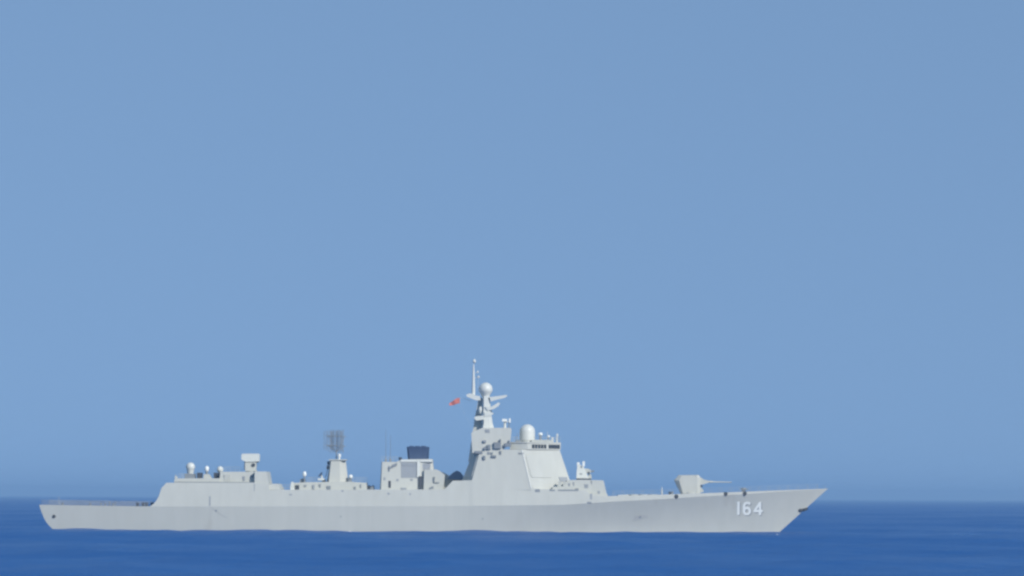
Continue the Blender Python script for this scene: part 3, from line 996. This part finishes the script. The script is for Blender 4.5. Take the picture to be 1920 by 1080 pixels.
# navigation radar on the mast base
mb = MB()
mb.lathe(P(946.3, 803.2, -1.2), [(.34, 0), (.26, .3), (.24, 1.25), (.34, 1.35), (.34, 1.6)], 12)
nr = part("navigation_radar", mb, M_WHITE, ship)
mb = MB(); mb.boxpx(940.2, 785.8, 949.5, 790.5, -1.9, -.6); part("scanner_head", mb, M_BRIGHT, nr)
mb = MB(); mb.boxpx(953, 784.8, 956.3, 792.5, -1.6, -.8); mb.tube(P(948, 791, -1.2), P(954, 791, -1.2), .08); part("scanner_head", mb, M_BRIGHT, nr)
mb = MB(); mb.tube(P(953.5, 803, -1.2), P(954.5, 791.5, -1.2), .1); part("scanner_foot", mb, M_MID, nr)

# forward deckhouse and close-in gun -------------------------------
mb = MB()
mb.side([(1060, 920), (1062, 900.4), (1086, 899.6), (1130, 900.6), (1131.5, 903), (1136, 923), (1139.5, 930.5), (1100, 931)], -6.15, 6.15, .14)
fd = part("forward_deckhouse", mb, M_PAINT, ship)
def fd_panel(px0, py0, px1, py1, name, mat, pr=.06):
    mb = MB(); zc = Z(px0, (py0 + py1) / 2) - Z(1100, 931)
    y = 6.15 - .14 * zc
    mb.boxpx(px0, py0, px1, py1, -y - pr, -y + .4)
    part(name, mb, mat, fd)
fd_panel(1107.5, 901.5, 1109, 908, "drain_pipe", M_MID)
fd_panel(1120, 920.5, 1124, 925.5, "hatch", M_RECESS)
fd_panel(1065, 906, 1068.5, 913, "fitting", M_RECESS, .05)
fd_panel(1074, 904, 1076, 916, "ladder", M_RECESS, .06)
fd_panel(1095, 908, 1102, 919, "door", M_RECESS, .03)
fd_panel(1078, 915.5, 1084, 919, "locker", M_MID, .1)
mb = MB()
mb.lathe(P(1095, 900.6, 0), [(1.45, 0), (1.5, .18), (1.45, .38), (1.1, .4)], 24)
part("gun_ring", mb, M_DARK, ship)
mb = MB()
mb.side([(1081, 896.8), (1081.5, 884), (1082.3, 878), (1083, 871), (1088, 870.5), (1090.5, 874), (1093.5, 872.5), (1096, 878), (1099.5, 886), (1104.5, 896.8)], -1.25, 1.25, .12)
fg = part("close_in_gun", mb, M_WHITE, ship)
mb = MB(); mb.boxpx(1081.6, 866.8, 1086.5, 873.5, -.9, -.1); part("tracking_radar", mb, M_BRIGHT, fg)
mb = MB(); mb.boxpx(1092, 864.8, 1096.3, 874, -.9, .0); part("tracking_radar", mb, M_BRIGHT, fg)
mb = MB(); mb.side([(1095, 878.5), (1103, 878.5), (1108, 881), (1108.5, 886), (1104, 888), (1098, 887)], -.7, .7, 0); part("gun_cradle", mb, M_PAINT, fg)
mb = MB(); mb.boxpx(1102.5, 884.5, 1105.5, 890, -.95, -.5); part("sight_port", mb, M_DARK, fg)
mb = MB(); mb.boxpx(1088.5, 873.5, 1091.5, 877.5, -1.05, -.6); mb.boxpx(1086.5, 887.5, 1091.5, 889.5, -1.2, -.6); part("sight_port", mb, M_MID, fg)
mb = MB(); mb.tube(P(1106, 883.8, 0), P(1114.5, 883.2, 0), .2, .15, 10); part("gun_barrel", mb, M_MID, fg)
mb = MB(); mb.side([(1103, 897), (1104, 889), (1108.5, 889), (1110, 897)], -.6, .6, 0); part("ammunition_drum", mb, M_PAINT, fg)

mb = MB(); mb.side([(1034, 919), (1036, 912.5), (1076, 911.5), (1076, 920)], -6.6, 6.6, .14)
part("ledge_house", mb, M_PAINT, ship)
for px in (1049, 1058):
    mb = MB(); mb.boxpx(px - 3, 902.5, px + 3, 912.6, -5.9, -5.0)
    part("deck_locker", mb, M_PAINT, ship)
# vertical launch hatches and breakwater on the foredeck
for sgn in (-1, 1):
    mb = MB()
    mb.loft([[(X(1178), sgn * .2, Z(1178, 929.5)), (X(1178), sgn * .2, Z(1178, 926.8)), (X(1180), sgn * .2, Z(1180, 929.5))],
             [(X(1158), sgn * 5.0, Z(1158, 930.2)), (X(1158), sgn * 5.0, Z(1158, 928.0)), (X(1160), sgn * 5.0, Z(1160, 930.2))]])
    part("breakwater", mb, M_PAINT, ship)
for px in (1188, 1206, 1224):
    for s_ in (-1, 1):
        mb = MB(); q = P(px, 928.4, s_ * 2.0); mb.lathe(q + Vector((0, 0, -.15)), [(.95, 0), (.95, .28), (.8, .34)], 18)
        part("launch_hatch", mb, M_PAINT, ship)
mb = MB(); mb.lathe(P(1240.2, 926.8, -3.2), [(.14, 0), (.12, .6), (.08, 1.2), (.05, 1.5)], 8)
part("deck_post", mb, M_WHITE, ship)

# main gun ----------------------------------------------------------
mb = MB()
mb.lathe(P(1294, 927, 0), [(1.95, 0), (1.95, .45)], 28)
def gun_ring(y_out, y_mid):
    pass
o_out = [(1276.5, 925.5), (1264.2, 900.2), (1272.5, 890.6), (1309.5, 890.2), (1312.3, 895), (1312.3, 925.2)]
q_ = [P(*p) for p in o_out]
hw = [1.50, 1.05, .85, .95, 1.05, 1.35]
in_ = [P(*p) for p in [(1280, 925.5), (1272.8, 901), (1277, 892.5), (1305.5, 892.0), (1306.6, 896), (1306.4, 925.2)]]
hw2 = [1.75, 1.75, 1.35, 1.35, 1.75, 1.75]
rows = [[Vector((p.x, -w_, p.z)) for p, w_ in zip(in_, hw2)], [Vector((p.x, -w_, p.z)) for p, w_ in zip(q_, hw)],
        [Vector((p.x, w_, p.z)) for p, w_ in zip(q_, hw)], [Vector((p.x, w_, p.z)) for p, w_ in zip(in_, hw2)]]
mb.loft(rows)
gun = part("main_gun", mb, M_PAINT, ship)
mb = MB(); mb.side([(1310, 895.5), (1314, 894.8), (1319, 899), (1327.5, 901), (1327.5, 905.2), (1318, 908), (1310, 909)], -.5, .5, 0)
part("gun_mantlet", mb, M_PAINT, gun)
mb = MB()
a = P(1326, 903.2)
mb.lathe((0, 0, 0), [(.19, 0), (.18, 1.0), (.12, 1.1), (.09, 4.5), (.115, 4.52), (.115, 4.75)], 14)
ang = math.radians(90.0)
R = Matrix.Rotation(math.radians(90.6), 4, 'Y')
mb.v = [R @ p + a for p in mb.v]
part("gun_barrel", mb, M_PAINT, gun)
mb = MB(); mb.side([(1311, 912), (1315.5, 915.5), (1319, 920), (1318, 922.5), (1311, 923)], -.7, .7, 0)
part("shell_chute", mb, M_PAINT, gun)
mb = MB(); mb.boxpx(1312.2, 909.5, 1316.5, 913, -.6, .6)
part("gun_slot", mb, M_DARK, gun)

# forecastle fittings
mb = MB()
mb.lathe(P(1393, 923, -1.8), [(.55, 0), (.4, .25), (.3, .6), (.5, .7), (.45, .9)], 14)
mb.boxpx(1386.5, 916.2, 1400, 918.4, -2.3, -1.3)
part("capstan", mb, M_MID, ship)
for s_ in (-1, 1):
    mb = MB()
    mb.lathe(P(1258, 927.5, s_ * 4.6), [(.3, 0), (.3, .4), (.38, .45), (.38, .6), (.1, .62)], 10)
    part("bollard", mb, M_MID, ship)
mb = MB(); mb.tube(P(1546, 916.3, 0), P(1546.5, 909, 0), .03, .02, 6)
part("jack_staff", mb, M_PAINT, ship)

ship_mw = Matrix.LocRotScale(ship.location, ship.rotation_euler, None)
def rest(o):
    """turn an object built in ship coordinates into a top-level thing lying on the ship"""
    o.matrix_world = ship_mw @ Matrix.Translation(o.location)
# ------------------------------------------------------------------ the red flag
mb = MB()
nu, nv = 22, 10
hoist = P(861.2, 746.3, -1.0)
grid = []
for a in range(nu + 1):
    f = a / nu
    rw = []
    for b_ in range(nv + 1):
        g = b_ / nv
        dx = -2.05 * f
        dz = -1.15 * g * (1 - .45 * f) - .95 * f ** 1.3 + .10 * math.sin(5.5 * f + 1.5 * g)
        dy = .16 * f * math.sin(9 * f + 2.0 * g) - .05
        rw.append(mb.vert(hoist + Vector((dx, dy, dz))))
    grid.append(rw)
for a in range(nu):
    for b_ in range(nv):
        mb.face((grid[a][b_], grid[a + 1][b_], grid[a + 1][b_ + 1], grid[a][b_ + 1]), 0)
flag = part("flag", mb, [M_RED])
so = flag.modifiers.new("thickness", 'SOLIDIFY'); so.thickness = .01
rest(flag)
flag['label'] = "small red flag streaming aft from the gaff of the destroyer's mast"
flag['category'] = "flag"

# ------------------------------------------------------------------ bits of foam where the ship meets the water
M_FOAM = plain("foam_white", (0.75, 0.78, 0.80), 0.9, var=.1)
mb = MB()
def froth(px, py, n_, spread, r):
    c = P(px, py)
    for _ in range(n_):
        ox, oy = random.gauss(0, spread), random.gauss(0, spread * 1.5)
        x, z = c.x + ox, 0.0
        y = -(hull_y(min(x, stem_x(0) - .2), .2) + .5 + abs(oy))
        p = ship_mw @ Vector((x, y, 0))
        h = float(waves(np.array([p.x]), np.array([p.y]))[0])
        rr = r * random.uniform(.5, 1.2)
        mb.lathe((p.x, p.y, h - rr * .5), [(rr * 1.6, 0), (rr * 1.5, rr * .4), (rr, rr * .75), (rr * .3, rr * .95)], 7)
froth(1454, 1000, 22, .5, .13)
froth(1462, 1000, 8, .3, .12)
froth(656, 996, 6, .12, .17)
froth(525, 992, 8, .25, .14)
for k in range(26):
    froth(random.uniform(110, 1440), 995, 2, .4, .05)
for px, py, w_ in ((1455, 1003.0, .9), (1460, 1002.2, .5)):
    d_ = pix_ray(px, py); p = cam.location + d_ * (-H_CAM / d_.z)
    h = float(waves(np.array([p.x]), np.array([p.y]))[0])
    for q in range(7):
        rr = .075 * random.uniform(.5, 1.0)
        mb.lathe((p.x + random.uniform(-w_, w_), p.y + random.uniform(-.8, .8), h - rr * .3), [(rr * 2.2, 0), (rr * 2, rr * .4), (rr * 1.2, rr * .75), (rr * .3, rr * .95)], 7)
foam = part("sea_foam", mb, M_FOAM)
foam['kind'] = 'stuff'

# ------------------------------------------------------------------ haze over the water
mb = MB(); mb.box((-SEA_R - 800, -3800, -8.0), (SEA_R + 800, SEA_R + 800, 37.0))
hz = part("haze", mb, [])
hm = bpy.data.materials.new("haze_air"); hm.use_nodes = True
ht = hm.node_tree
for n_ in list(ht.nodes):
    ht.nodes.remove(n_)
ho = ht.nodes.new('ShaderNodeOutputMaterial')
pv = ht.nodes.new('ShaderNodeVolumePrincipled')
pv.inputs['Color'].default_value = (0.345, 0.585, 0.90, 1)
pv.inputs['Density'].default_value = 1.4e-4
pv.inputs['Anisotropy'].default_value = 0.0
ht.links.new(pv.outputs[0], ho.inputs['Volume'])
hz.data.materials.append(hm)
hz['kind'] = 'stuff'
